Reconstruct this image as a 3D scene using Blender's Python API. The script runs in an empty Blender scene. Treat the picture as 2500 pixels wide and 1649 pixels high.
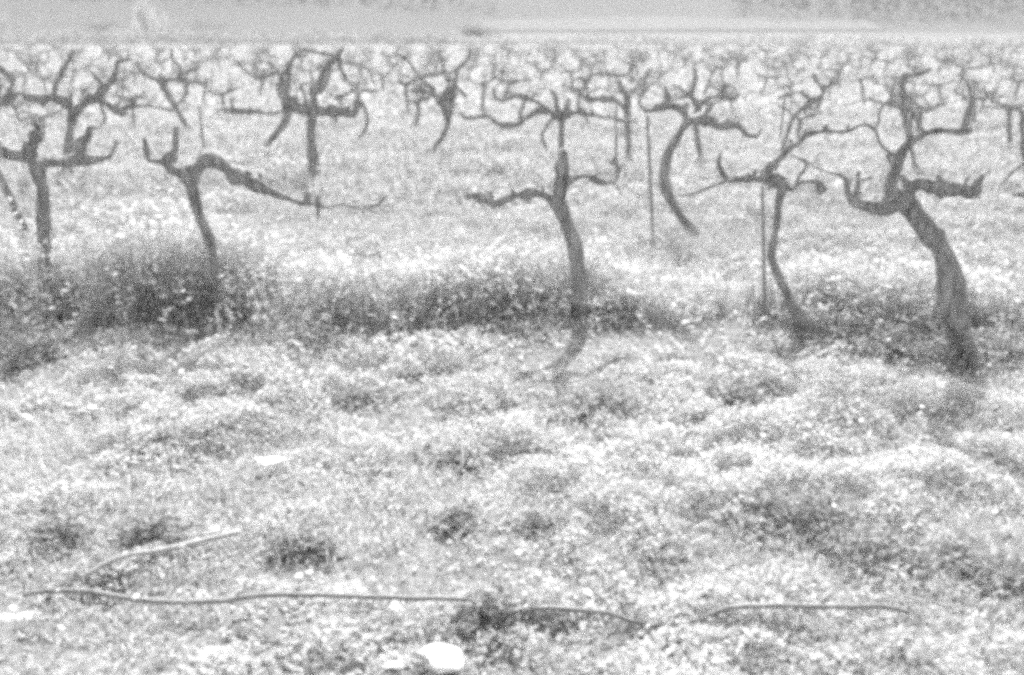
import bpy, math, random
import numpy as np
from mathutils import Vector

S = bpy.context.scene
C = S.collection
R = math.radians
RNG = np.random.default_rng(7)
random.seed(7)

# ------------------------------------------------------------------ camera
CAM_H, LENS, PITCH = 1.55, 35.0, 17.66
cam_data = bpy.data.cameras.new("camera")
cam = bpy.data.objects.new("camera", cam_data)
C.objects.link(cam)
cam.location = (0, 0, CAM_H)
cam.rotation_euler = (R(90 - PITCH), 0, 0)
cam_data.lens, cam_data.sensor_width, cam_data.sensor_fit = LENS, 36.0, 'HORIZONTAL'
cam_data.clip_start, cam_data.clip_end = 0.05, 3000
cam_data.dof.use_dof = True
cam_data.dof.focus_distance = 3.9
cam_data.dof.aperture_fstop = 1.9
S.camera = cam

# ------------------------------------------------------------------ light (black-and-white film: every colour is neutral)
SUN_EL, SUN_AZ = 43.0, 2.5                     # sun behind the scene, a little to the right
SUN_POWER, SKY_POWER, EXPOSURE = 3.1, 0.15, 1.55
w = bpy.data.worlds.new("World")
S.world = w
w.use_nodes = True
nt = w.node_tree
bg = nt.nodes["Background"]
sky = nt.nodes.new("ShaderNodeTexSky")
sky.sky_type = 'NISHITA'
sky.sun_disc = False
sky.sun_elevation = R(SUN_EL)
sky.sun_rotation = R(SUN_AZ)
sky.air_density, sky.dust_density = 1.0, 4.0
bw = nt.nodes.new("ShaderNodeRGBToBW")
nt.links.new(sky.outputs[0], bw.inputs[0])
nt.links.new(bw.outputs[0], bg.inputs[0])
bg.inputs[1].default_value = SKY_POWER
sun_d = bpy.data.lights.new("sun", 'SUN')
sun_d.energy, sun_d.angle, sun_d.color = SUN_POWER, R(0.5), (1, 1, 1)
sun = bpy.data.objects.new("sun", sun_d)
C.objects.link(sun)
sd = Vector((math.sin(R(SUN_AZ)) * math.cos(R(SUN_EL)), math.cos(R(SUN_AZ)) * math.cos(R(SUN_EL)), math.sin(R(SUN_EL))))
sun.rotation_euler = sd.to_track_quat('Z', 'Y').to_euler()
sun.location = sd * 50

S.view_settings.view_transform = 'Standard'
S.view_settings.look = 'None'
S.view_settings.exposure = EXPOSURE
S.view_settings.gamma = 1
S.view_settings.use_curve_mapping = False
S.render.engine = 'CYCLES'
S.cycles.use_denoising = False                 # the film is grainy
S.cycles.use_adaptive_sampling = True
S.cycles.adaptive_threshold = 0.03
S.cycles.adaptive_min_samples = 16
S.cycles.pixel_filter_type = 'BLACKMAN_HARRIS'
S.cycles.filter_width = 4.6                    # soft old lens
S.cycles.max_bounces = 8
S.cycles.volume_bounces = 1
S.cycles.transparent_max_bounces = 8

# ------------------------------------------------------------------ pixel -> place helpers
F = 2500 * LENS / 36.0
CP, SP = math.cos(R(PITCH)), math.sin(R(PITCH))


def ray(px, py):
    u, v = (px - 1250) / F, (824.5 - py) / F
    return np.array([u, CP + v * SP, -SP + v * CP])


def at(px, py, Y):
    d = ray(px, py)
    return np.array([0, 0, CAM_H]) + d * (Y / d[1])


def on_ground(px, py):
    d = ray(px, py)
    p = np.array([0, 0, CAM_H]) + d * (-CAM_H / d[2])
    for _ in range(3):
        g = float(gh(p[0], p[1]))
        p = np.array([0, 0, CAM_H]) + d * ((g - CAM_H) / d[2])
    return p


def px_size(p):                                # metres per photo pixel at p
    return (p[1] * CP - (p[2] - CAM_H) * SP) / F


# ------------------------------------------------------------------ noise
_perm = RNG.random((256, 256))


def vnoise(x, y, s, o=0):
    x = np.asarray(x, float) / s + 17.3 * o + 500
    y = np.asarray(y, float) / s - 9.7 * o + 500
    xi, yi = np.floor(x).astype(int), np.floor(y).astype(int)
    fx, fy = x - xi, y - yi
    fx, fy = fx * fx * (3 - 2 * fx), fy * fy * (3 - 2 * fy)
    g = lambda a, b: _perm[a % 256, b % 256]
    return (g(xi, yi) * (1 - fx) + g(xi + 1, yi) * fx) * (1 - fy) + (g(xi, yi + 1) * (1 - fx) + g(xi + 1, yi + 1) * fx) * fy


def fbm(x, y, s, o=0, n=3):
    t, a, k = 0, 0, 1.0
    for i in range(n):
        t = t + k * vnoise(x, y, s / 2 ** i, o + i)
        a += k
        k *= .55
    return t / a


def row_y(x):                                  # the first vine row runs slightly obliquely
    return 5.2 - 0.09 * (np.asarray(x, float) + 0.5) - 0.05 * np.clip(np.asarray(x, float), 0, 9) ** 1.2


def gh(x, y):                                  # ground height
    x, y = np.asarray(x, float), np.asarray(y, float)
    h = (fbm(x, y, 1.1, 3) - .5) * .06 + (fbm(x, y, .34, 8) - .5) * .045
    h = h + .07 * np.exp(-((y - row_y(x) - .25) / .45) ** 2)
    return h * np.clip((60 - y) / 20, 0, 1)


# ------------------------------------------------------------------ materials (neutral greys)
def new_mat(name):
    m = bpy.data.materials.new(name)
    m.use_nodes = True
    t = m.node_tree
    b = t.nodes["Principled BSDF"]
    b.inputs["Roughness"].default_value = .85
    b.inputs["Specular IOR Level"].default_value = .25
    return m, t, b


def noise_mat(name, lo, hi, scale, stretch=(1, 1, 1), bump=.0, rough=.85, coord="Object", detail=6, p0=.35, p1=.65):
    m, t, b = new_mat(name)
    tc = t.nodes.new("ShaderNodeTexCoord")
    mp = t.nodes.new("ShaderNodeMapping")
    mp.inputs["Scale"].default_value = stretch
    n = t.nodes.new("ShaderNodeTexNoise")
    n.inputs["Scale"].default_value = scale
    n.inputs["Detail"].default_value = detail
    n.inputs["Roughness"].default_value = .65
    r = t.nodes.new("ShaderNodeValToRGB")
    r.color_ramp.elements[0].position, r.color_ramp.elements[1].position = p0, p1
    r.color_ramp.elements[0].color = (lo, lo, lo, 1)
    r.color_ramp.elements[1].color = (hi, hi, hi, 1)
    L = t.links.new
    L(tc.outputs[coord], mp.inputs[0]); L(mp.outputs[0], n.inputs["Vector"])
    L(n.outputs["Fac"], r.inputs[0]); L(r.outputs[0], b.inputs["Base Color"])
    if bump:
        bp = t.nodes.new("ShaderNodeBump")
        bp.inputs["Strength"].default_value = 1
        bp.inputs["Distance"].default_value = bump
        L(n.outputs["Fac"], bp.inputs["Height"]); L(bp.outputs[0], b.inputs["Normal"])
    b.inputs["Roughness"].default_value = rough
    return m


def leaf_mat(name, trans=.45, rough=.6):
    m = bpy.data.materials.new(name)
    m.use_nodes = True
    t = m.node_tree
    for n in list(t.nodes):
        if n.type != 'OUTPUT_MATERIAL':
            t.nodes.remove(n)
    out = [n for n in t.nodes if n.type == 'OUTPUT_MATERIAL'][0]
    a = t.nodes.new("ShaderNodeAttribute"); a.attribute_name = "tone"
    d = t.nodes.new("ShaderNodeBsdfPrincipled")
    d.inputs["Roughness"].default_value = rough
    d.inputs["Specular IOR Level"].default_value = .15
    tr = t.nodes.new("ShaderNodeBsdfTranslucent")
    mx = t.nodes.new("ShaderNodeMixShader"); mx.inputs[0].default_value = trans
    L = t.links.new
    L(a.outputs["Fac"], d.inputs["Base Color"]); L(a.outputs["Fac"], tr.inputs["Color"])
    L(d.outputs[0], mx.inputs[1]); L(tr.outputs[0], mx.inputs[2]); L(mx.outputs[0], out.inputs[0])
    return m


M_BARK = noise_mat("vine_bark", .14, .42, 34, (1, 1, .22), .02, .9)
M_STAKE = noise_mat("weathered_stake", .22, .34, 30, (1, 1, .15), .002, .8)
M_SOIL = noise_mat("soil", .12, .22, 9, (1, 1, 1), .03, .95, "Generated" if False else "Object")
M_STONE = noise_mat("limestone", .45, .70, 14, (1, 1, 1), .006, .9)
M_PIPE = noise_mat("dusty_pipe", .15, .27, 20, (1, 1, 1), .0, .5)
M_CANE = noise_mat("dry_cane", .30, .46, 40, (1, 1, 1), .001, .8)
M_HILL = noise_mat("hill_scrub", .022, .036, .06, (1, 1, 1), .0, .95)
M_PALE = noise_mat("dry_field", .055, .072, .15, (1, 1, 1), .0, .95)
M_LEAF = leaf_mat("weed_leaf")
M_GRASS = leaf_mat("grass_blade", .4, .5)
M_PETAL = leaf_mat("white_petal", .35, .6)
M_WOOD = leaf_mat("woodland_foliage", .4, .9)
M_FOLIAGE = leaf_mat("shrub_foliage", .35)

# ------------------------------------------------------------------ object helpers


def props(o, label=None, cat=None, group=None, kind=None):
    if label: o["label"] = label
    if cat: o["category"] = cat
    if group: o["group"] = group
    if kind: o["kind"] = kind
    return o


def link(name, me, mat=None, parent=None):
    o = bpy.data.objects.new(name, me)
    C.objects.link(o)
    if mat: me.materials.append(mat)
    if parent: o.parent = parent
    return o


def empty(name, loc):
    o = bpy.data.objects.new(name, None)
    o.empty_display_size = .1
    C.objects.link(o)
    o.location = [float(v) for v in loc]
    return o


def mesh_np(name, V, faces_flat, starts, tone=None, smooth=False):
    me = bpy.data.meshes.new(name)
    V = np.asarray(V, np.float32)
    me.vertices.add(len(V)); me.vertices.foreach_set("co", V.ravel())
    me.loops.add(len(faces_flat)); me.loops.foreach_set("vertex_index", np.asarray(faces_flat, np.int32))
    me.polygons.add(len(starts)); me.polygons.foreach_set("loop_start", np.asarray(starts, np.int32))
    if smooth:
        me.polygons.foreach_set("use_smooth", np.ones(len(starts), bool))
    if tone is not None:
        at_ = me.attributes.new("tone", 'FLOAT', 'POINT')
        at_.data.foreach_set("value", np.asarray(tone, np.float32))
    me.update(calc_edges=True)
    me.validate()
    return me


def catmull(P, step):
    P = np.asarray(P, float)
    if len(P) < 2: return P
    Q = np.vstack([2 * P[0] - P[1], P, 2 * P[-1] - P[-2]])
    out = []
    for i in range(1, len(Q) - 2):
        n = max(2, int(np.linalg.norm(Q[i + 1, :3] - Q[i, :3]) / step))
        for t in np.arange(n) / n:
            a, b, c, d = Q[i - 1], Q[i], Q[i + 1], Q[i + 2]
            out.append(.5 * ((2 * b) + (c - a) * t + (2 * a - 5 * b + 4 * c - d) * t * t + (3 * b - a - 3 * c + d) * t ** 3))
    out.append(P[-1])
    return np.array(out)


def tube(P, gnarl=.16, sides=10, step=.02, seed=0, wob=.0):
    """P: rows of x,y,z,r -> one closed, gnarled tube (verts, faces)"""
    rg = np.random.default_rng(seed)
    Q = catmull(P, step)
    n = len(Q)
    X, r = Q[:, :3].copy(), np.maximum(Q[:, 3], .0015).copy()
    s = np.concatenate([[0], np.cumsum(np.linalg.norm(np.diff(X, axis=0), axis=1))])
    o1, o2 = rg.random(2) * 50
    for k, am in ((.16, 1), (.06, .8), (.03, .5)):
        r *= 1 + gnarl * am * 2 * (vnoise(s + o1 * k, s * 0 + o2, k, 2) - .5)
    if wob:
        for a in range(3):
            X[:, a] += wob * (vnoise(s, s * 0 + 7 * a + o2, .09, a) - .5) * 2 * np.clip(s / .08, 0, 1)
    T = np.gradient(X, axis=0)
    T /= np.linalg.norm(T, axis=1)[:, None] + 1e-9
    ref = np.array([0.3, 1, .1]) if abs(T[0, 1]) < .9 else np.array([1., 0, 0])
    N = np.cross(T, ref); N /= np.linalg.norm(N, axis=1)[:, None] + 1e-9
    B = np.cross(T, N)
    ang = np.linspace(0, 2 * np.pi, sides, endpoint=False)
    V, Fc = [], []
    for i in range(n):
        rr = r[i] * (1 + gnarl * 1.3 * (vnoise(np.cos(ang) * 1.2 + 3, np.sin(ang) * 1.2 + s[i] * 5 + o1, .5, 5) - .5))
        V.append(X[i] + (N[i] * (np.cos(ang) * rr)[:, None]) + (B[i] * (np.sin(ang) * rr)[:, None]))
    V = np.vstack(V)
    for i in range(n - 1):
        for j in range(sides):
            k = (j + 1) % sides
            Fc.append((i * sides + j, i * sides + k, (i + 1) * sides + k, (i + 1) * sides + j))
    a, b = len(V), len(V) + 1
    V = np.vstack([V, X[0] - T[0] * r[0] * .3, X[-1] + T[-1] * r[-1] * .5])
    for j in range(sides):
        k = (j + 1) % sides
        Fc.append((a, k, j)); Fc.append((b, (n - 1) * sides + j, (n - 1) * sides + k))
    return V, Fc


class MB:
    def __init__(s): s.V, s.F, s.n = [], [], 0
    def add(s, V, Fc):
        s.V.append(np.asarray(V)); s.F += [tuple(i + s.n for i in f) for f in Fc]; s.n += len(V)
    def build(s, name, mat, parent=None, smooth=True):
        me = bpy.data.meshes.new(name)
        me.from_pydata(np.vstack(s.V).tolist(), [], s.F)
        if smooth: me.polygons.foreach_set("use_smooth", np.ones(len(me.polygons), bool))
        me.update()
        return link(name, me, mat, parent)


# ------------------------------------------------------------------ ground, far fields, hill
ys = np.concatenate([np.arange(-6, 1, .5), np.arange(1, 14, .07), np.arange(14, 60, .5), np.arange(60, 420, 12), [600, 900, 1400]])
xs = np.concatenate([-np.array([900, 500, 300, 200, 120, 80, 50, 30])[:], np.arange(-20, -8, .8), np.arange(-8, 8, .07), np.arange(8, 20.1, .8), [30, 50, 80, 120, 200, 300, 500, 900]])
GX, GY = np.meshgrid(xs, ys)
GZ = gh(GX, GY)
V = np.stack([GX, GY, GZ], -1).reshape(-1, 3)
ny, nx = GX.shape
idx = np.arange(ny * nx).reshape(ny, nx)
q = np.stack([idx[:-1, :-1], idx[:-1, 1:], idx[1:, 1:], idx[1:, :-1]], -1).reshape(-1, 4)
g = link("ground", mesh_np("ground", V, q.ravel(), np.arange(len(q)) * 4, smooth=True), M_SOIL)
props(g, kind="structure")


sx_, sy_ = np.meshgrid(np.linspace(-150, 150, 61), np.linspace(71, 130, 20))
V = np.stack([sx_, sy_, 0 * sx_ + .03], -1).reshape(-1, 3)
ny, nx = sx_.shape
idx = np.arange(ny * nx).reshape(ny, nx)
q = np.stack([idx[:-1, :-1], idx[:-1, 1:], idx[1:, 1:], idx[1:, :-1]], -1).reshape(-1, 4)
M_FALLOW = noise_mat("fallow_ground", .05, .085, .25, (1, .4, 1), .0, .95)
props(link("fallow_ground", mesh_np("fallow_ground", V, q.ravel(), np.arange(len(q)) * 4), M_FALLOW), kind="structure")


def hill_z(x, y):
    t = np.clip((y - (116 + .05 * x + 5 * np.sin(x * .02))) / 120, 0, 1.6)
    return 26 * (t * t * (3 - 2 * np.clip(t, 0, 1))) * (1 + .25 * (fbm(x, y, 60, 1) - .5)) - .3


hx, hy = np.meshgrid(np.linspace(-420, 420, 141), np.linspace(95, 330, 71))
hz = np.minimum(hill_z(hx, hy), 27)
V = np.stack([hx, hy, hz], -1).reshape(-1, 3)
ny, nx = hx.shape
idx = np.arange(ny * nx).reshape(ny, nx)
q = np.stack([idx[:-1, :-1], idx[:-1, 1:], idx[1:, 1:], idx[1:, :-1]], -1).reshape(-1, 4)
props(link("hill", mesh_np("hill", V, q.ravel(), np.arange(len(q)) * 4, smooth=True), M_HILL), kind="structure")

fx, fy = np.meshgrid(np.linspace(-4, 48, 53), np.linspace(0, 1, 9))
fy = 127 + .05 * fx + fy * (11 - .12 * np.abs(fx - 20)) + 5 * np.sin(fx * .02)
V = np.stack([fx, fy, hill_z(fx, fy) + .12], -1).reshape(-1, 3)
ny, nx = fx.shape
idx = np.arange(ny * nx).reshape(ny, nx)
q = np.stack([idx[:-1, :-1], idx[:-1, 1:], idx[1:, 1:], idx[1:, :-1]], -1).reshape(-1, 4)
props(link("field", mesh_np("field", V, q.ravel(), np.arange(len(q)) * 4, smooth=True), M_PALE), kind="structure")

# ------------------------------------------------------------------ vegetation builders (leaf-sized faces)


def diamonds(P, A, N, ln, wd, tone, fold=.18):
    """one pointed leaf per row: base P, axis A, normal N"""
    A = A / (np.linalg.norm(A, axis=1)[:, None] + 1e-9)
    B = np.cross(N, A); B /= np.linalg.norm(B, axis=1)[:, None] + 1e-9
    N = np.cross(A, B)
    ln, wd = ln[:, None], wd[:, None]
    m = P + A * ln * .5 - N * ln * fold * .4
    V = np.stack([P, m + B * wd * .5 + N * wd * fold, P + A * ln, m - B * wd * .5 + N * wd * fold], 1)
    n = len(P)
    return V.reshape(-1, 3), np.arange(n * 4), np.arange(n) * 4, np.repeat(tone, 4)


def rounds(P, N, r, tone, k=6):
    """one round petal disc or rounded leaf per row"""
    N = N / (np.linalg.norm(N, axis=1)[:, None] + 1e-9)
    A = np.cross(N, RNG.normal(size=N.shape)); A /= np.linalg.norm(A, axis=1)[:, None] + 1e-9
    B = np.cross(N, A)
    a = np.linspace(0, 2 * np.pi, k, endpoint=False)
    rr = r[:, None] * (1 + .25 * RNG.normal(size=(len(P), k)).clip(-1, 1))
    V = P[:, None] + A[:, None] * (np.cos(a) * rr)[..., None] + B[:, None] * (np.sin(a) * rr)[..., None] + N[:, None] * (RNG.random((len(P), k)) * rr * .3)[..., None]
    n = len(P)
    return V.reshape(-1, 3), np.arange(n * k), np.arange(n) * k, np.repeat(tone, k)


def blades(P, az, ht, wd, lean, tone):
    """bent grass blades: quad plus tip"""
    n = len(P)
    D = np.stack([np.cos(az), np.sin(az), az * 0], -1)
    Sd = np.stack([-np.sin(az), np.cos(az), az * 0], -1) * (wd * .5)[:, None]
    up = np.array([0, 0, 1.])
    M = P + up * (ht * .6)[:, None] + D * (lean * ht * .3)[:, None]
    T = P + up * (ht * (1 - .25 * lean))[:, None] + D * (lean * ht * .9)[:, None]
    V = np.stack([P - Sd, P + Sd, M + Sd * .8, M - Sd * .8, T], 1).reshape(-1, 3)
    b = np.arange(n)[:, None] * 5
    fq = (b + np.array([0, 1, 2, 3, 3, 2, 4])).ravel()
    st = (np.arange(n)[:, None] * 7 + np.array([0, 4])).ravel()
    return V, fq, st, np.repeat(tone, 5)


def merge(parts):
    V, f, s, t = [], [], [], []
    nv = nf = 0
    for a, b, c, d in parts:
        V.append(a); f.append(b + nv); s.append(c + nf); t.append(d)
        nv += len(a); nf += len(b)
    return np.vstack(V), np.concatenate(f), np.concatenate(s), np.concatenate(t)


def scatter(n, y0, y1, side=1.7):
    """points on the ground between two distances, even per square metre, in the part one can see"""
    y = np.sqrt(RNG.random(n) * (y1 ** 2 - y0 ** 2) + y0 ** 2)
    x = (RNG.random(n) * 2 - 1) * (.62 * y + side)
    return x, y


def rand_dir(n, zlo, zhi):
    z = RNG.uniform(zlo, zhi, n); a = RNG.random(n) * 2 * np.pi
    r = np.sqrt(np.clip(1 - z * z, 0, 1))
    return np.stack([r * np.cos(a), r * np.sin(a), z], -1)


def cover(x, y):                               # where the weeds are thick (0..1)
    return np.clip((fbm(x, y, .55, 11) - .36) * 4.2, 0, 1) * np.clip((fbm(x, y, .16, 14) - .30) * 4, .15, 1)


def belt(x, y):                                # tall weeds left standing along the first vine row
    left = np.clip((-.45 - x) / .6, 0, 1)
    y = y + .75 * (fbm(x, y * 0, .5, 77) - .5)
    d = (y - row_y(x) - .12 + .26 * left - .1 * np.exp(-((x - .3) / .35) ** 2))
    b = np.exp(-(d / np.where(d < 0, .24 + .08 * left, .46)) ** 2)
    gap = 1 - .85 * np.exp(-((x - .95) / .55) ** 2) - .3 * np.exp(-((x - 2.4) / .6) ** 2)
    lane = np.maximum(np.exp(-((x - .28) / .2) ** 2), np.exp(-((x - 1.4) / .2) ** 2)) * (y < row_y(x) - .34)
    return b * gap * (1 - .85 * lane) * np.clip((fbm(x, y, .42, 21) - .22) * 2.6, .1 + .6 * np.clip((.9 - x) / .9, 0, 1), 1.1)


def belt_gap(x):
    return x


def on_plane(px, py, z):
    d = ray(px, py)
    return np.array([0, 0, CAM_H]) + d * ((z - CAM_H) / d[2])


STONES = [
    ("largest white stone, at the bottom edge of the photo", 1078, 1634, 175, 56, 1, .06),
    ("small white stone left of the largest one at the bottom edge", 955, 1645, 60, 24, 2, .04),
    ("long flat white stone in the weeds left of the middle", 668, 1152, 98, 26, 3, .05),
    ("white oval stone in the dark weeds below the leftmost vine", 110, 729, 40, 24, 4, .10),
    ("small white stone right of the oval one in dark weeds", 219, 745, 28, 13, 5, .08),
    ("small white stone below the dark weeds, far left", 249, 816, 22, 13, 6, .05),
    ("broad white stone below the long armed front vine", 468, 829, 40, 24, 7, .05),
    ("left end stone of a cluster of four on the left", 170, 1008, 36, 18, 8, .05),
    ("top stone of a cluster of four on the left", 243, 990, 24, 20, 9, .05),
    ("middle low stone of a cluster of four on the left", 202, 1021, 30, 13, 10, .05),
    ("right end stone of a cluster of four on the left", 231, 1013, 28, 16, 11, .05),
    ("pale stone near the left edge, below the cluster of four", 66, 1037, 40, 24, 12, .05),
    ("small white upright stone in the weeds between the two left front vines", 810, 872, 30, 28, 13, .05),
    ("pale stone just below the foot of the central front vine", 1277, 918, 30, 20, 14, .05),
    ("flat white stone lying against the middle of the pipe", 1432, 1477, 40, 20, 15, .06),
    ("round white stone below the pipe, left of the middle", 966, 1501, 30, 24, 16, .05),
    ("round white pebble touching the pipe, right of a pair", 757, 1425, 22, 18, 17, .06),
    ("round white pebble touching the pipe, left of a pair", 732, 1433, 20, 18, 18, .06),
    ("large pale slab below the left end of the pipe", 50, 1508, 120, 28, 19, .0),
]


def clear(x, y):                               # 1 where plants stay low: round each stone, on its open side
    m = 0 * x
    for st in STONES:
        p = on_ground(st[1], st[2])
        r = max(.07, st[3] * .5 * px_size(p) * 1.3)
        d = y - p[1]
        m = np.maximum(m, np.exp(-((x - p[0]) / r) ** 4) * np.exp(-((d + .28) / .36) ** 4))
    return m


PIPE = []
for px, py, z in ((55, 1441, .06), (120, 1443, .075), (230, 1446, .08), (330, 1449, .055), (450, 1450, .05), (550, 1450, .055), (640, 1451, .085), (860, 1455, .09), (1020, 1461, .09), (1150, 1468, .08), (1215, 1474, .035), (1300, 1483, .07), (1400, 1488, .08), (1480, 1491, .07), (1580, 1490, .03), (1700, 1486, .035), (1780, 1484, .085), (1960, 1481, .095), (2150, 1481, .085), (2220, 1482, .06)):
    p = on_plane(px, py, max(z, .075))
    p[2] = z
    PIPE.append([*p, 6.5 * px_size(p)])
PIPE_X, PIPE_Y = [p[0] for p in PIPE], [p[1] for p in PIPE]
# low broad-leaved weeds -----------------------------------------------------
parts = []
for n, y0, y1, ls in ((430000, 1.6, 4.4, .012), (290000, 4.4, 8.5, .017), (155000, 8.5, 16, .033), (150000, 16, 66, .085)):
    x, y = scatter(n, y0, y1)
    c = cover(x, y)
    keep = RNG.random(n) < (c * .85 + .08) * np.clip((70 - y) / 25, .1, 1)
    x, y, c = x[keep], y[keep], c[keep]
    n = len(x)
    near_pipe = np.exp(-((y - np.interp(x, PIPE_X, PIPE_Y) + .03) / .06) ** 2)
    lane = np.exp(-((x - .27) / .22) ** 2) * (y > 4.1) * (y < 5) + np.exp(-((x - 1.38) / .24) ** 2) * (y > 4.0) * (y < 4.8)
    hmax = (1 - .8 * clear(x, y)) * (1 - .6 * near_pipe) * (1 - .85 * np.clip(lane, 0, 1)) * (.02 + .085 * c ** 1.4) * (1 + .6 * (fbm(x, y, 1.0, 30) - .5)) + .04 * (ls > .04)
    z = gh(x, y) + hmax * RNG.random(n) ** .7
    tone = (1 - .24 * np.clip((y - 5.2) / 2.5, 0, 1)) * (.50 + .15 * fbm(x, y, .35, 33)) * (.88 + .24 * RNG.random(n))  # leaf colour darkened behind the front row to offset its bright sunlit tops
    P = np.stack([x, y, z], -1)
    ln = ls * RNG.uniform(.7, 1.6, n)
    half = n // 2
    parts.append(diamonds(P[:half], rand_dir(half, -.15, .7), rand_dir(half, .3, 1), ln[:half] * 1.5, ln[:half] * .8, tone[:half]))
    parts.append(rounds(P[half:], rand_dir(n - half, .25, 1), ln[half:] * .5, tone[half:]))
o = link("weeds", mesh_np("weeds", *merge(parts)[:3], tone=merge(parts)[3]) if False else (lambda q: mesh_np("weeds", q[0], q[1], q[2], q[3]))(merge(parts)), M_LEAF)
props(o, "low pale clover and broad leaved weeds covering the vineyard floor", "weeds", kind="stuff")

# grass ----------------------------------------------------------------------
parts = []
for n, y0, y1, h, wd in ((80000, 1.6, 4.4, .07, .0028), (80000, 4.4, 9, .10, .0045), (60000, 9, 18, .16, .013), (90000, 18, 66, .17, .03)):
    x, y = scatter(n, y0, y1)
    gd = fbm(x, y, .8, 41)
    gd = gd + .25 * np.clip((x - .2) / 1.5, 0, 1) * (y < 3.2)
    gd = gd - .5 * np.exp(-((x - .5) / .7) ** 2) * (y > 3.9) * (y < 5.3)
    keep = RNG.random(n) < np.clip((gd - .33) * 3, .04, 1)
    x, y = x[keep], y[keep]; n = len(x)
    P = np.stack([x, y, gh(x, y) - .005], -1)
    tone = (1 - .22 * np.clip((y - 5.2) / 2.5, 0, 1)) * (.44 + .18 * fbm(x, y, .5, 43)) * RNG.uniform(.8, 1.25, n)  # blades painted darker past the front row, countering the strong light on their tops
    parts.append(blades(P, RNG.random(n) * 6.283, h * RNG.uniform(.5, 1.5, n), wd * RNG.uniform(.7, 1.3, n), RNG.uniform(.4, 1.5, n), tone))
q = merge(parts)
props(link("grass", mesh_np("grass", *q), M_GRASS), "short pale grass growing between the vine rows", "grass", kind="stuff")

# no tall plants between these and the camera
CLUMPS = [(1960, 1290, .20, .19, 150), (2120, 1370, .16, .15, 90), (1860, 1270, .12, .12, 60), (2330, 1390, .16, .13, 80), (2480, 1430, .14, .12, 60),
          (1225, 1520, .13, .15, 110), (1370, 1535, .08, .10, 40), (150, 1325, .12, .14, 90), (380, 1315, .13, .14, 90), (755, 1350, .10, .10, 45), (700, 1345, .08, .09, 30), (250, 1420, .12, .08, 60),
          (690, 1000, .16, .14, 80), (1265, 1010, .13, .17, 80), (1460, 995, .22, .14, 120), (1770, 985, .20, .16, 120), (1510, 760, .2, .16, 80),
          (580, 950, .25, .12, 100), (880, 980, .2, .12, 80), (60, 890, .35, .13, 120), (300, 860, .3, .13, 100), (520, 760, .35, .22, 160), (150, 700, .4, .25, 160), (40, 715, .4, .46, 300), (110, 745, .3, .4, 200), (20, 760, .4, .3, 160),
          (1115, 1280, .09, .10, 40), (1330, 1290, .1, .09, 40), (1830, 1280, .06, .1, 30), (2180, 860, .25, .16, 90), (2430, 830, .25, .16, 90), (1850, 880, .2, .14, 60), (2200, 700, .5, .25, 150), (2345, 890, .22, .26, 150), (2420, 870, .2, .2, 90), (100, 860, .3, .14, 80), (430, 1080, .2, .1, 60), (1150, 1120, .12, .09, 40)]
# tall weeds along the row -----------------------------------------------------
parts = []
n = 8400
x = RNG.uniform(-5.6, 5.4, n); y = row_y(x) + RNG.normal(.12, .38, n)
bl = belt(x, y)
keep = RNG.random(n) < bl * 1.2 * (1 - clear(x, y))
x, y, bl = x[keep], y[keep], bl[keep]
n = len(x)
H = (.10 + .27 * bl * RNG.uniform(.6, 1.15, n)) * (1 + .4 * np.clip((-.5 - x) / .8, 0, 1))
k = 16
lean = rand_dir(n, 0, .2) * .25
tt = np.linspace(.12, 1, k)[None] * np.ones((n, 1))
P = np.stack([x, y, gh(x, y)], -1)[:, None] + np.array([0, 0, 1.]) * (tt * H[:, None])[..., None] + lean[:, None] * (tt ** 2 * H[:, None])[..., None]
P = P.reshape(-1, 3) + RNG.normal(size=(n * k, 3)) * np.array([.022, .022, .012])
N_ = n * k
tone = np.repeat((.46 + .22 * fbm(x, y, .4, 52)) * RNG.uniform(.9, 1.1, n), k) * RNG.uniform(.85, 1.15, N_)
ln = RNG.uniform(.022, .05, N_)
parts.append(diamonds(P, rand_dir(N_, -.3, .8), rand_dir(N_, .1, 1), ln, ln * .42, tone))
Pb = np.stack([x, y, gh(x, y)], -1)
for _ in range(4):
    Pc = Pb + RNG.normal(size=(n, 3)) * np.array([.04, .04, 0])
    parts.append(blades(Pc, RNG.random(n) * 6.283, H * RNG.uniform(.8, 1.4, n), np.full(n, .0042), RNG.uniform(.2, .9, n), .38 * RNG.uniform(.75, 1.25, n)))
q = merge(parts)
# taller clumps added in front of the row for their shade, leaf colour darkened to deepen it (photo pixel of the clump foot, radius m, height m, plants)
for cx, cy, cr, ch, cn in CLUMPS:
    cr, ch, cn = cr * .8, ch * .68, cn * .7
    p = on_ground(cx, cy)
    m_ = int(cn)
    xx = p[0] + RNG.normal(0, cr * .55, m_); yy = p[1] + RNG.normal(0, cr * .4, m_)
    ok_ = RNG.random(m_) > clear(xx, yy) * 1.3
    xx, yy, m_ = xx[ok_], yy[ok_], int(ok_.sum())
    if m_ < 2: continue
    hh = ch * RNG.uniform(.55, 1.1, m_) * np.exp(-(((xx - p[0]) / cr) ** 2 + ((yy - p[1]) / cr) ** 2) * .5)
    tt = np.linspace(.1, 1, 12)[None] * np.ones((m_, 1))
    P = np.stack([xx, yy, gh(xx, yy)], -1)[:, None] + np.array([0, 0, 1.]) * (tt * hh[:, None])[..., None]
    P = P.reshape(-1, 3) + RNG.normal(size=(m_ * 12, 3)) * np.array([.016, .016, .008])
    k_ = m_ * 12
    ln = RNG.uniform(.016, .034, k_)
    q = merge([q, diamonds(P, rand_dir(k_, -.3, .8), rand_dir(k_, .1, 1), ln, ln * .5, RNG.uniform(.26, .46, k_))])
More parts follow.
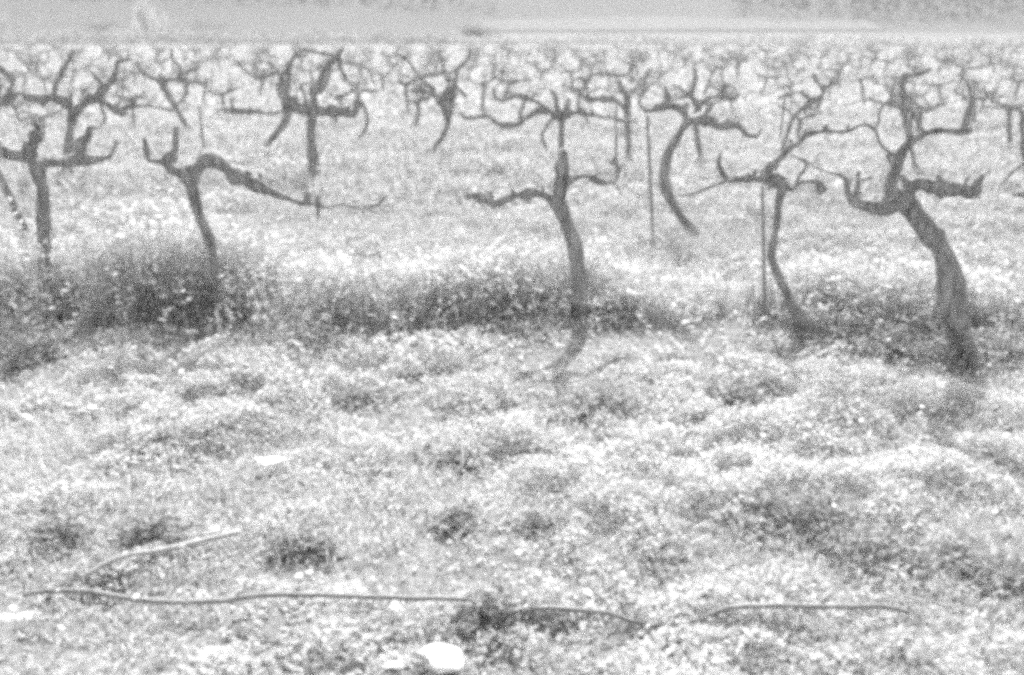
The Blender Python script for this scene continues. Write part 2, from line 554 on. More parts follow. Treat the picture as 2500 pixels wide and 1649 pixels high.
props(link("tall_weeds", mesh_np("tall_weeds", *q), M_LEAF), "knee high leafy weeds standing along the front vine row", "weeds", kind="stuff")

# small white flowers ---------------------------------------------------------
parts = []
for n, y0, y1, r in ((2200, 1.7, 4.2, .0075), (2800, 4.2, 9, .009), (2000, 9, 20, .013), (900, 20, 44, .02)):
    x, y = scatter(n, y0, y1)
    d = np.clip((fbm(x, y, .7, 61) - .42) * 5, .05, 1) * (1 + .1 * np.exp(-((y - row_y(x) - .2) / .7) ** 2))
    keep = RNG.random(n) < d * .6
    x, y = x[keep], y[keep]; n = len(x)
    z = gh(x, y) + RNG.uniform(.05, .12, n) + .22 * np.clip(belt(x, y), 0, 1) * RNG.random(n)
    P = np.stack([x, y, z], -1)
    parts.append(rounds(P, rand_dir(n, .2, 1), r * RNG.uniform(.6, 1.5, n), RNG.uniform(.6, .85, n), 7))
    A = np.zeros((n, 3)); 
    parts.append(blades(P - np.array([0, 0, .09]), RNG.random(n) * 6.283, np.full(n, .088), np.full(n, .003) * (1 + y / 12), np.full(n, .05), np.full(n, .2)))
q = merge(parts)
props(link("wildflowers", mesh_np("wildflowers", *q), M_PETAL), "small white wildflowers dotted through the weeds", "flowers", kind="stuff")

# ------------------------------------------------------------------ vines
TRACED = []                                    # (x, y) of traced vine feet
VG = "bare grapevines standing in rows"


def traced_vine(label, base, trunk, arms, seed, canes=()):
    """trunk: (px,py,width) from the foot up; arms: lists of (px,py,width) that leave the trunk; all get real depth"""
    rg = random.Random(seed)
    b = on_ground(*base)
    Y = b[1]
    e = empty("grapevine", b)
    props(e, label, "grapevine", VG)
    TRACED.append((b[0], b[1]))

    def path(pts, drift, y0, bow):
        out = []
        L = 0
        tot = sum(math.hypot(pts[i + 1][0] - pts[i][0], pts[i + 1][1] - pts[i][1]) for i in range(len(pts) - 1)) + 1e-6
        for i, (px, py, wd) in enumerate(pts):
            if i: L += math.hypot(px - pts[i - 1][0], py - pts[i - 1][1])
            t = L / tot
            yy = y0 + drift * t + bow * math.sin(math.pi * t)
            p = at(px, py, yy)
            out.append([*(p - b), wd * .5 * px_size(p)])
        return out

    foot = at(base[0], base[1], Y)
    tp = path(trunk, rg.uniform(-.06, .06), Y, rg.uniform(-.04, .04))
    r0 = tp[0][3]
    tp = [[0, 0, -.08, r0 * 1.25]] + ([[0, 0, .01, r0 * 1.15]] if math.hypot(trunk[0][0] - base[0], trunk[0][1] - base[1]) > 8 else []) + tp
    m = MB(); m.add(*tube(tp, .2, 14, seed=seed, step=.015)); m.build("trunk", M_BARK, e)
    yend = Y
    for k, arm in enumerate(arms):
        spurs = []
        if isinstance(arm, tuple): arm, spurs = arm
        drift, bow = rg.uniform(-.3, .3), rg.uniform(-.05, .05)
        ap = path(arm, drift, Y, bow)
        m = MB(); m.add(*tube(ap, .42, 10, seed=seed * 31 + k, step=.014, wob=.011)); ao = m.build("arm", M_BARK, e)
        L = [0]
        for i in range(1, len(arm)): L.append(L[-1] + math.hypot(arm[i][0] - arm[i - 1][0], arm[i][1] - arm[i - 1][1]))
        for j, sp in enumerate(spurs):
            i = min(range(len(arm)), key=lambda i: math.hypot(arm[i][0] - sp[0][0], arm[i][1] - sp[0][1]))
            t = L[i] / L[-1]
            y0 = Y + drift * t + bow * math.sin(math.pi * t)
            m = MB(); m.add(*tube(path(sp, rg.uniform(-.08, .08), y0, 0), .26, 9, seed=seed * 57 + 9 * k + j, step=.012, wob=.004)); m.build("spur", M_BARK, ao)
        # a few knobbly pruning stubs along the arm
        Q = catmull(ap, .02)
        for j in range(int(len(Q) * .02 / .11)):
            i = rg.randrange(2, max(3, len(Q) - 1))
            p, r = Q[min(i, len(Q) - 1), :3], Q[min(i, len(Q) - 1), 3]
            d = np.array([rg.uniform(-.6, .6), rg.uniform(-.6, .6), rg.uniform(.2, 1)]); d /= np.linalg.norm(d)
            ln = r * rg.uniform(1.6, 3.0)
            m = MB(); m.add(*tube([[*p, r * .7], [*(p + d * ln * .6), r * .5], [*(p + d * ln), r * .38]], .3, 8, seed=seed + j, step=.008)); m.build("spur", M_BARK, ao)
    for k, cn in enumerate(canes):
        m = MB(); m.add(*tube(path(cn, rg.uniform(-.1, .1), Y, 0), .12, 7, seed=seed * 13 + k, step=.02)); m.build("cane", M_BARK, e)
    return e


traced_vine("thick dark vine at the left edge of the front row, left arm cut off", (112, 770),
    [(111, 700, 32), (107, 581, 31), (106, 504, 31), (104, 464, 33), (95, 431, 36), (86, 392, 36)],
    [([(86, 388, 34), (55, 379, 33), (18, 366, 33), (-15, 350, 30), (-70, 325, 24)], []),
     ([(80, 385, 26), (81, 354, 23), (81, 333, 23), (94, 325, 18), (91, 308, 12), (80, 288, 6)], []),
     ([(92, 396, 32), (138, 394, 28), (184, 391, 31), (230, 385, 23), (269, 375, 14), (274, 354, 12), (290, 345, 7)],
      [[(192, 388, 28), (199, 351, 27), (217, 333, 18), (219, 314, 14), (236, 312, 8)]])], 1)

traced_vine("wide spreading vine standing behind the leftmost front vine", (165, 430),
    [(166, 400, 21), (167, 367, 20), (170, 331, 20), (174, 300, 20), (182, 270, 25)],
    [([(181, 272, 26), (162, 251, 22), (129, 239, 22), (101, 242, 24), (70, 239, 20), (46, 230, 14), (20, 246, 16), (4, 250, 14), (20, 228, 12), (34, 196, 13), (22, 180, 14), (-8, 160, 12)],
      [[(135, 238, 16), (135, 211, 14), (153, 171, 13), (168, 147, 10), (181, 122, 8)], [(98, 242, 14), (108, 261, 11)]]),
     ([(184, 272, 28), (214, 248, 26), (233, 240, 28), (260, 254, 20), (297, 271, 15), (310, 260, 16), (352, 257, 11), (400, 264, 7), (422, 272, 5)],
      [[(236, 238, 20), (260, 214, 16), (276, 193, 16), (285, 171, 12), (287, 153, 10), (321, 144, 6)], [(260, 214, 13), (240, 194, 12), (220, 171, 7)]])], 2,
    canes=[[(245, 256, 8), (257, 290, 8), (241, 315, 5)]])

traced_vine("front row vine with one very long arm sagging right over the grass", (545, 770),
    [(533, 690, 25), (517, 608, 24), (508, 573, 27), (490, 532, 25), (478, 495, 27), (468, 458, 31), (454, 428, 36)],
    [([(453, 432, 36), (429, 421, 31), (407, 400, 29), (386, 393, 21), (362, 384, 17), (361, 363, 15), (355, 342, 8)],
      [[(406, 397, 22), (413, 379, 22), (426, 369, 20), (429, 342, 19), (432, 309, 18)]]),
     ([(457, 434, 36), (478, 406, 33), (496, 389, 31), (520, 388, 33), (542, 400, 31), (566, 421, 29), (597, 440, 28), (637, 460, 28), (655, 468, 27), (692, 480, 19), (738, 492, 17), (778, 504, 19), (802, 510, 11), (842, 502, 9), (885, 509, 9), (921, 500, 9), (943, 476, 6)],
      [[(570, 424, 20), (590, 428, 20), (613, 423, 11)], [(655, 466, 16), (661, 437, 11)], [(752, 496, 15), (752, 470, 13)], [(778, 504, 19), (778, 478, 13)], [(778, 504, 10), (776, 535, 4)]])], 3)

traced_vine("sturdy vine with a flat wide head just left of centre, third row back", (766, 432),
    [(767, 413, 26), (762, 367, 21), (759, 321, 19), (762, 294, 21), (764, 268, 28)],
    [([(764, 270, 30), (729, 261, 30), (701, 250, 30), (692, 232, 20)], [[(700, 252, 14), (704, 202, 12), (713, 147, 11), (738, 122, 8)]]),
     ([(760, 270, 22), (725, 268, 20), (695, 270, 14), (661, 279, 11), (631, 272, 12), (600, 272, 12), (570, 270, 14), (540, 265, 8)], [[(568, 270, 13), (566, 238, 8)]]),
     ([(768, 270, 28), (799, 267, 23), (833, 272, 22), (863, 274, 18), (875, 257, 14), (874, 233, 10), (888, 220, 9), (924, 220, 7)], [[(812, 268, 14), (809, 256, 8)]]),
     ([(766, 266, 24), (768, 226, 21), (784, 202, 18), (787, 178, 14), (814, 147, 12), (828, 135, 10), (836, 171, 9), (848, 196, 8)],
      [[(824, 138, 9), (778, 129, 8), (738, 119, 7)], [(828, 135, 9), (838, 112, 7)]])], 4,
    canes=[[(876, 240, 9), (891, 263, 9), (897, 294, 8), (889, 324, 8), (875, 338, 5)]])

traced_vine("thin vine leaning right with an open two-pronged top, between the two left front vines", (470, 330),
    [(464, 318, 14), (456, 306, 15), (428, 260, 15), (404, 220, 16), (390, 196, 15)],
    [[(392, 198, 13), (372, 190, 12), (345, 171, 10), (335, 150, 6)],
     ([(392, 196, 14), (430, 194, 14), (470, 200, 12), (496, 202, 9)], [[(440, 195, 10), (440, 165, 10), (420, 142, 8), (421, 115, 6)], [(440, 180, 9), (475, 170, 9), (488, 162, 6)]])], 5,
    canes=[[(459, 203, 9), (450, 239, 9), (430, 256, 7)]])

traced_vine("slanting vine whose leg leans left under the flat wide headed vine", (640, 372),
    [(650, 360, 16), (661, 343, 14), (692, 303, 17), (703, 265, 18), (694, 232, 19), (687, 208, 17), (688, 186, 16)],
    [[(688, 188, 13), (676, 178, 11), (631, 190, 10), (598, 172, 8), (580, 150, 6)],
     [(690, 190, 12), (700, 165, 10), (716, 140, 9), (722, 118, 6)],
     [(688, 190, 10), (664, 160, 9), (655, 130, 7)]], 6)

traced_vine("vine with a curved leg and a narrow clump of upright prongs at centre top", (1048, 376),
    [(1056, 365, 14), (1078, 337, 13), (1093, 306, 16), (1091, 277, 22)],
    [[(1090, 278, 22), (1081, 254, 19), (1060, 232, 14), (1024, 219, 12), (1002, 224, 10)],
     [(1090, 275, 18), (1064, 240, 13), (1053, 214, 11), (1022, 184, 9), (989, 141, 9), (967, 131, 8)],
     ([(1093, 276, 18), (1108, 233, 14), (1102, 211, 12), (1082, 171, 10), (1077, 138, 8), (1070, 112, 5)], [[(1082, 171, 8), (1068, 181, 8), (1022, 185, 7)]]),
     ([(1093, 270, 14), (1090, 225, 16), (1110, 205, 14), (1116, 170, 10), (1140, 150, 8), (1150, 120, 6)], [[(1112, 208, 10), (1139, 237, 9)]])], 7)

traced_vine("crooked front row vine at centre with a sagging left arm and short right arm", (1418, 768),
    [(1416, 700, 40), (1409, 630, 36), (1400, 587, 33), (1382, 541, 30), (1366, 495, 36), (1369, 464, 33), (1373, 421, 36), (1375, 388, 28), (1374, 366, 18)],
    [([(1360, 496, 30), (1326, 477, 22), (1290, 473, 21), (1256, 478, 25), (1229, 489, 25), (1201, 498, 23), (1183, 489, 18), (1161, 476, 19), (1140, 480, 13)], [[(1262, 478, 14), (1248, 462, 8)]]),
     ([(1380, 440, 28), (1409, 434, 17), (1434, 431, 16), (1458, 440, 18), (1480, 446, 15), (1501, 442, 17), (1506, 421, 16), (1504, 400, 15), (1488, 393, 10)], [[(1504, 405, 10), (1506, 385, 7)]])], 8,
    canes=[[(1501, 443, 5), (1516, 478, 3)], [(1440, 431, 6), (1466, 424, 5), (1492, 428, 4)], [(1504, 400, 6), (1504, 342, 6), (1504, 290, 5), (1507, 240, 5)]])

traced_vine("straight stemmed vine with long low arms rising directly behind the central front vine", (1376, 428),
    [(1373, 390, 20), (1371, 357, 19), (1371, 311, 19), (1372, 283, 22)],
    [([(1370, 288, 24), (1344, 273, 25), (1316, 272, 21), (1283, 288, 15), (1249, 306, 19), (1209, 300, 10), (1194, 285, 10), (1136, 288, 9), (1124, 274, 6)], [[(1344, 272, 14), (1304, 245, 12), (1264, 230, 10), (1240, 241, 9), (1212, 242, 8), (1203, 214, 6)]]),
     [(1368, 284, 14), (1361, 258, 11), (1356, 233, 10), (1346, 222, 7)],
     [(1376, 283, 15), (1384, 255, 13), (1388, 240, 10)],
     ([(1374, 284, 22), (1402, 273, 17), (1427, 276, 20), (1457, 283, 11), (1506, 290, 8), (1554, 296, 6)], [[(1427, 277, 11), (1437, 303, 6)]])], 9,
    canes=[[(1350, 284, 9), (1325, 328, 9), (1329, 352, 8), (1336, 368, 5)]])

traced_vine("upright vine with a single stubby top, just left of the thin stake", (1534, 388),
    [(1534, 375, 16), (1535, 352, 15), (1532, 306, 15), (1532, 260, 16), (1531, 233, 18)],
    [[(1531, 238, 17), (1524, 220, 14), (1514, 204, 9), (1508, 192, 5)],
     ([(1530, 276, 14), (1509, 251, 13), (1494, 242, 12), (1469, 242, 12), (1442, 243, 12), (1414, 226, 6)],
      [[(1440, 242, 10), (1430, 211, 10), (1438, 190, 10), (1454, 181, 10), (1494, 184, 8), (1531, 181, 7), (1541, 158, 5)], [(1430, 211, 8), (1420, 190, 8), (1396, 197, 6)]])], 10)

traced_vine("vine with a bow shaped leg curving left beside the thin stake", (1692, 572),
    [(1685, 556, 26), (1663, 529, 23), (1639, 492, 21), (1623, 449, 23), (1623, 409, 23), (1633, 372, 21), (1651, 339, 21), (1669, 311, 22), (1684, 291, 25)],
    [([(1682, 294, 24), (1659, 269, 21), (1635, 260, 22), (1607, 263, 15), (1586, 269, 9), (1570, 263, 8), (1560, 246, 5)], [[(1630, 260, 23), (1629, 233, 17), (1624, 212, 8)]]),
     ([(1684, 293, 28), (1726, 291, 24), (1754, 308, 17), (1785, 300, 17), (1806, 312, 12), (1824, 328, 14), (1846, 331, 9), (1862, 314, 6)], [[(1786, 300, 13), (1798, 281, 7)]])], 11)

traced_vine("thin legged vine showing directly behind the bow legged vine", (1712, 398),
    [(1711, 385, 14), (1705, 352, 14), (1699, 306, 15), (1702, 278, 20)],
    [([(1702, 284, 21), (1699, 251, 16), (1688, 234, 13), (1693, 214, 11), (1700, 184, 9), (1690, 165, 6)], [[(1688, 236, 9), (1671, 236, 9), (1647, 246, 6)], [(1685, 232, 8), (1659, 214, 7), (1643, 207, 5)]]),
     ([(1702, 270, 14), (1708, 257, 13), (1733, 242, 12), (1760, 233, 12), (1766, 211, 9), (1780, 206, 6)], [[(1760, 233, 10), (1791, 242, 10), (1804, 226, 7)]])], 12)

traced_vine("front row vine with a thin wavy stem", (1968, 806),
    [(1947, 771, 27), (1922, 716, 28), (1904, 680, 26), (1889, 645, 20), (1883, 617, 18), (1892, 571, 17), (1898, 525, 21), (1901, 495, 23), (1910, 464, 27), (1914, 444, 29)],
    [[(1912, 448, 32), (1880, 434, 26), (1849, 434, 19), (1818, 440, 17), (1790, 440, 18), (1772, 434, 15), (1760, 404, 12), (1760, 378, 6)],
     ([(1872, 434, 20), (1867, 421, 19), (1892, 394, 16), (1922, 363, 16), (1953, 345, 18), (1975, 327, 21), (2023, 323, 15), (2066, 320, 14), (2091, 308, 14), (2118, 308, 10), (2142, 328, 9)], [[(1975, 327, 14), (1963, 312, 8)]]),
     ([(1916, 452, 26), (1933, 462, 14), (1947, 452, 12), (1971, 446, 12), (1994, 446, 20), (2006, 462, 20)], [[(1945, 452, 12), (1950, 432, 11), (1968, 400, 10), (1932, 379, 4)]])], 13,
    canes=[[(1790, 440, 8), (1770, 443, 8), (1709, 467, 7), (1675, 477, 7), (1646, 477, 4)]])

traced_vine("vine with a ring shaped looping top behind the wavy stemmed front vine", (1880, 460),
    [(1886, 430, 12), (1904, 380, 12), (1922, 330, 11), (1935, 291, 10), (1960, 263, 10)],
    [[(1960, 264, 10), (1974, 245, 10), (1962, 230, 10), (1938, 226, 11), (1919, 233, 12), (1902, 238, 7)],
     [(1950, 272, 9), (1984, 250, 15), (2010, 227, 12), (1996, 200, 9), (1985, 180, 5)]], 14,
    canes=[[(1917, 235, 7), (1910, 291, 6), (1904, 335, 5)]])

traced_vine("thickest vine, leaning in from the right of the front row", (2344, 872),
    [(2340, 839, 60), (2333, 784, 57), (2326, 729, 56), (2318, 677, 56), (2305, 625, 56), (2278, 581, 50), (2250, 544, 47), (2225, 513, 47), (2210, 488, 46)],
    [([(2214, 494, 42), (2167, 501, 28), (2131, 501, 25), (2097, 504, 27), (2079, 495, 26), (2069, 470, 20), (2069, 449, 16), (2054, 431, 11), (2020, 421, 7), (1987, 403, 5)],
      [[(2091, 492, 22), (2094, 458, 17), (2097, 418, 10)], [(2095, 440, 9), (2127, 434, 5)], [(2160, 495, 18), (2161, 461, 14)]]),
     ([(2212, 492, 38), (2224, 460, 34), (2246, 452, 32), (2278, 462, 36), (2308, 467, 38), (2345, 467, 28), (2380, 469, 22), (2394, 442, 17), (2404, 426, 12)],
      [[(2305, 460, 24), (2287, 426, 11)], [(2345, 464, 14), (2367, 430, 8)]]),
     ([(2204, 490, 32), (2172, 466, 27), (2180, 421, 26), (2192, 385, 25), (2210, 357, 23), (2229, 339, 21), (2253, 327, 20), (2278, 316, 19), (2320, 315, 14), (2351, 320, 15), (2377, 322, 8)],
      [[(2190, 388, 14), (2152, 357, 13), (2141, 326, 9)], [(2351, 320, 17), (2363, 275, 15), (2369, 239, 12), (2360, 202, 9), (2338, 183, 6)], [(2253, 326, 13), (2230, 275, 9)], [(2219, 342, 14), (2222, 296, 12), (2226, 272, 8)]])], 15)

traced_vine("half hidden vine with a hooked top at the right edge of the photo", (2520, 560),
    [(2518, 500, 20), (2512, 476, 20), (2510, 460, 20)],
    [[(2510, 478, 18), (2490, 476, 15), (2470, 474, 10)], [(2512, 470, 14), (2505, 397, 11), (2498, 363, 10), (2497, 300, 9), (2490, 274, 9), (2456, 262, 6)]], 16,
    canes=[[(2512, 392, 10), (2500, 398, 10), (2471, 420, 9), (2446, 448, 6)]])

traced_vine("vine with a tight curl of arms near the right edge, second row", (2235, 420),
    [(2232, 400, 14), (2222, 350, 14), (2212, 300, 14), (2206, 262, 15)],
    [[(2206, 264, 13), (2180, 250, 11), (2152, 262, 10), (2146, 290, 9), (2140, 318, 8)],
     [(2206, 262, 12), (2204, 205, 14), (2210, 185, 12), (2245, 180, 10), (2270, 170, 7)],
     [(2204, 262, 11), (2150, 250, 9), (2110, 243, 9), (2082, 252, 6)],
     [(2208, 266, 10), (2250, 275, 9), (2290, 262, 8), (2315, 235, 7)]], 17)


# background vines: eight kinds, copied along straight rows --------------------------------
def make_kind(seed):
    rg = random.Random(seed)
    e = empty("grapevine", (0, 0, 0))
    hd = rg.uniform(.38, .54)
    lean = (rg.uniform(-.18, .18), rg.uniform(-.14, .14))
    r = rg.uniform(.027, .038)
    tp = [[0, 0, -.08, r * 1.3], [0, 0, .02, r * 1.1], [lean[0] * .5 + rg.uniform(-.05, .05), lean[1] * .5, hd * .5, r * .9], [lean[0], lean[1], hd, r * 1.15]]
    m = MB(); m.add(*tube(tp, .2, 10, seed=seed, step=.03)); m.build("trunk", M_BARK, e)
    na = rg.choice((5, 6, 6, 7))
    a0 = rg.uniform(0, 6.28)
    for k in range(na):
        a = a0 + k * 6.283 / na + rg.uniform(-.3, .3)
        ln = rg.uniform(.35, .6)
        up = rg.uniform(.0, .36)
        pts = []
        n = 5
        x, y, z = lean[0], lean[1], hd
        for i in range(n):
            t = i / (n - 1)
            pts.append([x, y, z, r * (.72 - .5 * t) * rg.uniform(.85, 1.15)])
            st = ln / (n - 1)
            a += rg.uniform(-.6, .6)
            rise = up * st * 2.0 * t + rg.uniform(-.05, .06)
            x += math.cos(a) * st * (1 - .3 * t); y += math.sin(a) * st * (1 - .3 * t); z += rise
        m = MB(); m.add(*tube(pts, .22, 7, seed=seed * 7 + k, step=.03, wob=.01)); ao = m.build("arm", M_BARK, e)
        for j in range(rg.choice((1, 2, 2))):
            p = pts[rg.choice((2, 3, 4))]
            b2 = rg.uniform(0, 6.28); l2 = rg.uniform(.08, .24)
            sp = [[p[0], p[1], p[2], p[3] * .8], [p[0] + math.cos(b2) * l2 * .35, p[1] + math.sin(b2) * l2 * .35, p[2] + l2 * .45, p[3] * .55],
                  [p[0] + math.cos(b2 + .5) * l2 * .45, p[1] + math.sin(b2 + .5) * l2 * .45, p[2] + l2, .006]]
            m = MB(); m.add(*tube(sp, .2, 6, seed=seed * 11 + k * 3 + j, step=.03)); m.build("spur", M_BARK, ao)
    return e


def copy_tree(o, parent=None):
    c = o.copy(); C.objects.link(c); c.parent = parent
    for ch in [x for x in ALL_CH.get(o.name, [])]:
        copy_tree(ch, c)
    return c


KINDS = [make_kind(100 + i) for i in range(9)]
ALL_CH = {}
for o in bpy.data.objects:
    if o.parent: ALL_CH.setdefault(o.parent.name, []).append(o)
_T = ["first", "second", "third", "fourth", "fifth", "sixth", "seventh", "eighth", "ninth", "tenth", "eleventh", "twelfth", "thirteenth", "fourteenth",
      "fifteenth", "sixteenth", "seventeenth", "eighteenth", "nineteenth"]
ORD = _T + [z + ("ieth" if k < 0 else "y-" + _T[k]) for z in ("twent", "thirt", "fort") for k in range(-1, 9)]
used = [False] * len(KINDS)
rg = random.Random(5)
ROWS = [12.8 + 2.35 * i for i in range(14)]
for ri, ry in enumerate(ROWS):
    xs_ = []
    x = -.52 * ry - .3 + rg.uniform(0, 1.2)
    while x < .52 * ry + .3:
        y = ry + rg.uniform(-.25, .25)
        xx = x + rg.uniform(-.25, .25)
        if all(math.hypot(xx - a, (y - b) * .6) > .95 for a, b in TRACED) and rg.random() > .06:
            xs_.append((xx, y))
        x += 1.42
    for k, (x, y) in enumerate(xs_):
        ki = rg.randrange(len(KINDS))
        if not used[ki]:
            o = KINDS[ki]; used[ki] = True
        else:
            o = copy_tree(KINDS[ki])
        o.location = (x, y, float(gh(x, y)))
        o.rotation_euler = (0, 0, rg.uniform(0, 6.28))
        s = rg.uniform(.8, 1.03)
        o.scale = (s, s, s * rg.uniform(.9, 1.1))
        far = "small blurred bare vine" if ri > 3 else "bare twisted vine"
        pos = ORD[k] + " from the left"
        row = ("nearest" if ri == 0 else "farthest" if ri == len(ROWS) - 1 else _T[ri]) + " background row"
        props(o, f"{far}, {pos} in the {row} before the hill", "grapevine", VG)
for i, k in enumerate(KINDS):
    if not used[i]:
        for ch in ALL_CH.get(k.name, []):
            for c2 in ALL_CH.get(ch.name, []): bpy.data.objects.remove(c2)
            bpy.data.objects.remove(ch)
        bpy.data.objects.remove(k)


# ------------------------------------------------------------------ stakes
def stake(label, base, top, wpx, bend=0.0, seed=0, mat=M_STAKE):
    b = on_ground(*base)
    e_t = at(top[0], top[1], b[1] + bend)
    d = e_t - b
    r = wpx * .5 * px_size(b)
    m = MB(); m.add(*tube([[*(-d * .12), r], [*(d * .35), r], [*(d * .7), r * .95], [*d, r * .9]], .06, 8, seed=seed, step=.05))
    o = m.build("stake", mat)
    o.location = b.tolist()
    props(o, label, "stake", "thin stakes among the vines")


stake("tallest thin upright stake, standing left of the bow legged vine", (1593, 560), (1580, 282), 9, 0, 1)
stake("thin stake close against the left of the wavy stemmed front vine", (1868, 775), (1861, 455), 9, 0, 2)
stake("faint thin stake behind the long sagging arm", (505, 430), (486, 258), 7, 0, 3)
stake("slanting thin stick leaning left at the left edge of the photo", (78, 596), (-6, 412), 21, 0, 4, M_BARK)

# ------------------------------------------------------------------ pipe and cut canes on the ground
def lay(pts, lift, rpx, extra=None):
    P = []
    for px, py, dz in pts:
        p = on_ground(px, py)
        P.append([p[0], p[1], p[2] + dz, rpx * .5 * px_size(p)])
    return P


P = PIPE
m = MB(); m.add(*tube(P, .03, 10, step=.04, wob=.003)); o = m.build("irrigation_pipe", M_PIPE)
props(o, "long thin pale irrigation pipe lying across the weeds in the foreground", "pipe")
P = lay([(215, 1450, .06), (300, 1424, .085), (410, 1408, .09), (500, 1386, .09), (590, 1360, .085)], 0, 13)
m = MB(); m.add(*tube(P, .1, 8, step=.02)); o = m.build("cut_cane", M_CANE)
props(o, "pale cut cane slanting up from the left end of the pipe", "cane")
P = lay([(1085, 1195, .03), (1110, 1188, .05), (1130, 1178, .07), (1128, 1140, .10)], 0, 6)
m = MB(); m.add(*tube(P, .1, 7, step=.01)); o = m.build("twig", M_STAKE)
props(o, "short dark bent twig lying in the weeds at the middle", "twig")
P = lay([(545, 1182, .03), (590, 1178, .05), (630, 1160, .06)], 0, 6)
m = MB(); m.add(*tube(P, .1, 7, step=.01)); o = m.build("twig", M_CANE)
props(o, "short pale twig touching the left end of the long white stone", "twig")


# ------------------------------------------------------------------ stones
def stone(label, px, py, wpx, hpx, seed, lift=.0):
    rg = np.random.default_rng(seed)
    p = on_ground(px, py)
    k = px_size(p)
    sx = wpx * .43 * k
    sy = max(hpx * .5 * k / .62, sx * .45)
    sz = min(sx, sy) * .42
    import bmesh
    bm = bmesh.new()
    bmesh.ops.create_icosphere(bm, subdivisions=3, radius=1)
    ax = [rg.normal(size=3) for _ in range(8)]
    for v in bm.verts:
        c = np.array(v.co)
        for a in ax:                               # chip flat facets off
            a_ = a / np.linalg.norm(a)
            d = c @ a_ - .52
            if d > 0: c = c - a_ * d
        c = c * (1 + .55 * (fbm(c[0] * 3, c[1] * 3 + c[2] * 2, 1.2, seed) - .5))
        v.co = (c[0] * sx * 1.15, c[1] * sy * 1.15, c[2] * sz)
    me = bpy.data.meshes.new("stone"); bm.to_mesh(me); bm.free()
    o = link("stone", me, M_STONE)
    o.location = (p[0], p[1], p[2] + sz * .3 + lift * .6)
    o.rotation_euler = (rg.uniform(-.2, .2), rg.uniform(-.15, .15), rg.uniform(-.35, .35))
    props(o, label, "stone", "white stones lying in the weeds")



for st in STONES: stone(*st)

# ------------------------------------------------------------------ shrubs and hedges beyond the field
def leaf_ball(n, c, rx, ry, rz, size, tone, lumps, seed):
    rg = np.random.default_rng(seed)
    cs = rg.normal(size=(lumps, 3)) * np.array([rx, ry, rz]) * .5
    k = rg.integers(0, lumps, n)
    d = rg.normal(size=(n, 3)); d /= np.linalg.norm(d, axis=1)[:, None]
    P = cs[k] + d * (rg.random(n) ** .4)[:, None] * np.array([rx, ry, rz]) * .45
    P = P + np.array(c)
    P[:, 2] = np.maximum(P[:, 2], .05)
    return diamonds(P, rand_dir(n, -.5, 1), rand_dir(n, -.2, 1), size * rg.uniform(.7, 1.4, n), size * .6 * rg.uniform(.7, 1.3, n), tone * rg.uniform(.6, 1.4, n))


def shrub(label, x, y, w_, h, tone, seed):
    e = empty("shrub", (x, y, 0)); props(e, label, "shrub", "pale shrubs beyond the field")
    m = MB()
    rg = random.Random(seed)
    for k in range(4):
        a = rg.uniform(0, 6.28)
        m.add(*tube([[0, 0, -.1, .07], [.1 * math.cos(a), .1 * math.sin(a), h * .3, .05], [w_ * .3 * math.cos(a), w_ * .3 * math.sin(a), h * .75, .02]], .15, 6, seed=seed + k, step=.2))
    m.build("trunk", M_BARK, e)
    q = leaf_ball(2600, (0, 0, h * .55), w_ * .5, w_ * .5, h * .5, .13, tone, 14, seed)
    link("crown", mesh_np("crown", *q), M_FOLIAGE, e)


shrub("pale bushy shrub at the far left edge of the field", -43, 86, 6.5, 2.3, .30, 1)
shrub("pale shrub second from the left beyond the field", -35, 88, 5.5, 1.9, .28, 2)
shrub("tall narrow pale shrub beyond the field on the left", -31.5, 90, 1.8, 3.2, .50, 3)
shrub("low pale shrub right of the tall narrow one", -26, 88, 4.0, 1.5, .26, 4)
shrub("small lone pale shrub near the top centre", -2.6, 84, 3.2, 1.4, .26, 5)


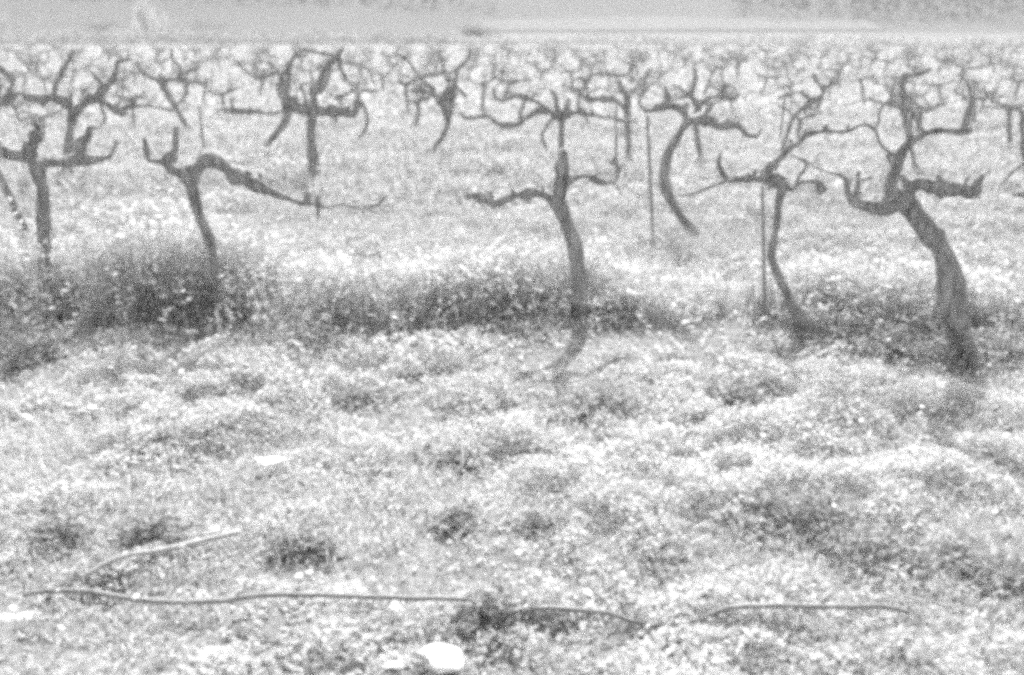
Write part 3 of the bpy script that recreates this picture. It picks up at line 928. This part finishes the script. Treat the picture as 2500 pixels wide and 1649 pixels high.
def hedge(label, p0, p1, h, th, tone, seed, n=9000):
    rg = np.random.default_rng(seed)
    t = rg.random(n)
    P = np.stack([p0[0] + (p1[0] - p0[0]) * t, p0[1] + (p1[1] - p0[1]) * t, t * 0], -1)
    hh = h * (.2 + 1.5 * fbm(P[:, 0], P[:, 1], 5, seed))
    P[:, 1] += rg.normal(0, th * .4, n); P[:, 2] = hh * rg.random(n) ** .8
    q = diamonds(P, rand_dir(n, -.4, 1), rand_dir(n, -.2, 1), .22 * rg.uniform(.7, 1.4, n), .13 * rg.uniform(.7, 1.3, n), tone * rg.uniform(.6, 1.4, n))
    props(link("hedge", mesh_np("hedge", *q), M_FOLIAGE), label, "hedge", "low hedges at the far edge of the field")


hedge("dark low hedge along the far left edge of the field", (-48, 66), (-4, 72), .75, 3.0, .30, 1, 9000)
hedge("faint low hedge along the far right edge of the field", (-5, 72), (44, 52), .5, 3.0, .38, 2, 9000)

# far woodland on the hill: one mass
n = 80000
x = RNG.uniform(-330, 330, n); y = RNG.uniform(142, 300, n)
z = np.minimum(hill_z(x, y), 27)
keep = (z > .3) & (fbm(x, y, 30, 71) > .34)
x, y, z = x[keep], y[keep], z[keep]; n = len(x)
P = np.stack([x, y, z + RNG.uniform(0, 2.2, n)], -1)
q = diamonds(P, rand_dir(n, -.2, 1), rand_dir(n, 0, 1), RNG.uniform(.6, 1.2, n), RNG.uniform(.5, 1.0, n), RNG.uniform(.03, .045, n))
props(link("woodland", mesh_np("woodland", *q), M_WOOD), "grey blurred woodland on the hillside behind the vineyard", "woodland", kind="stuff")

# ------------------------------------------------------------------ haze: one even volume round the place
HAZE = .0010
import bmesh
bm = bmesh.new()
bmesh.ops.create_cube(bm, size=1)
me = bpy.data.meshes.new("haze"); bm.to_mesh(me); bm.free()
hm = bpy.data.materials.new("haze_air"); hm.use_nodes = True
t = hm.node_tree
for nd in list(t.nodes):
    if nd.type != 'OUTPUT_MATERIAL': t.nodes.remove(nd)
pv = t.nodes.new("ShaderNodeVolumePrincipled")
pv.inputs["Color"].default_value = (.95, .95, .95, 1)
pv.inputs["Density"].default_value = HAZE
pv.inputs["Anisotropy"].default_value = .2
t.links.new(pv.outputs[0], [nd for nd in t.nodes if nd.type == 'OUTPUT_MATERIAL'][0].inputs["Volume"])
o = link("haze", me, hm)
o.scale = (2000, 1500, 36)
o.location = (0, 700, 34.5 - 18)
props(o, "thin pale haze over the whole vineyard", "haze", kind="stuff")
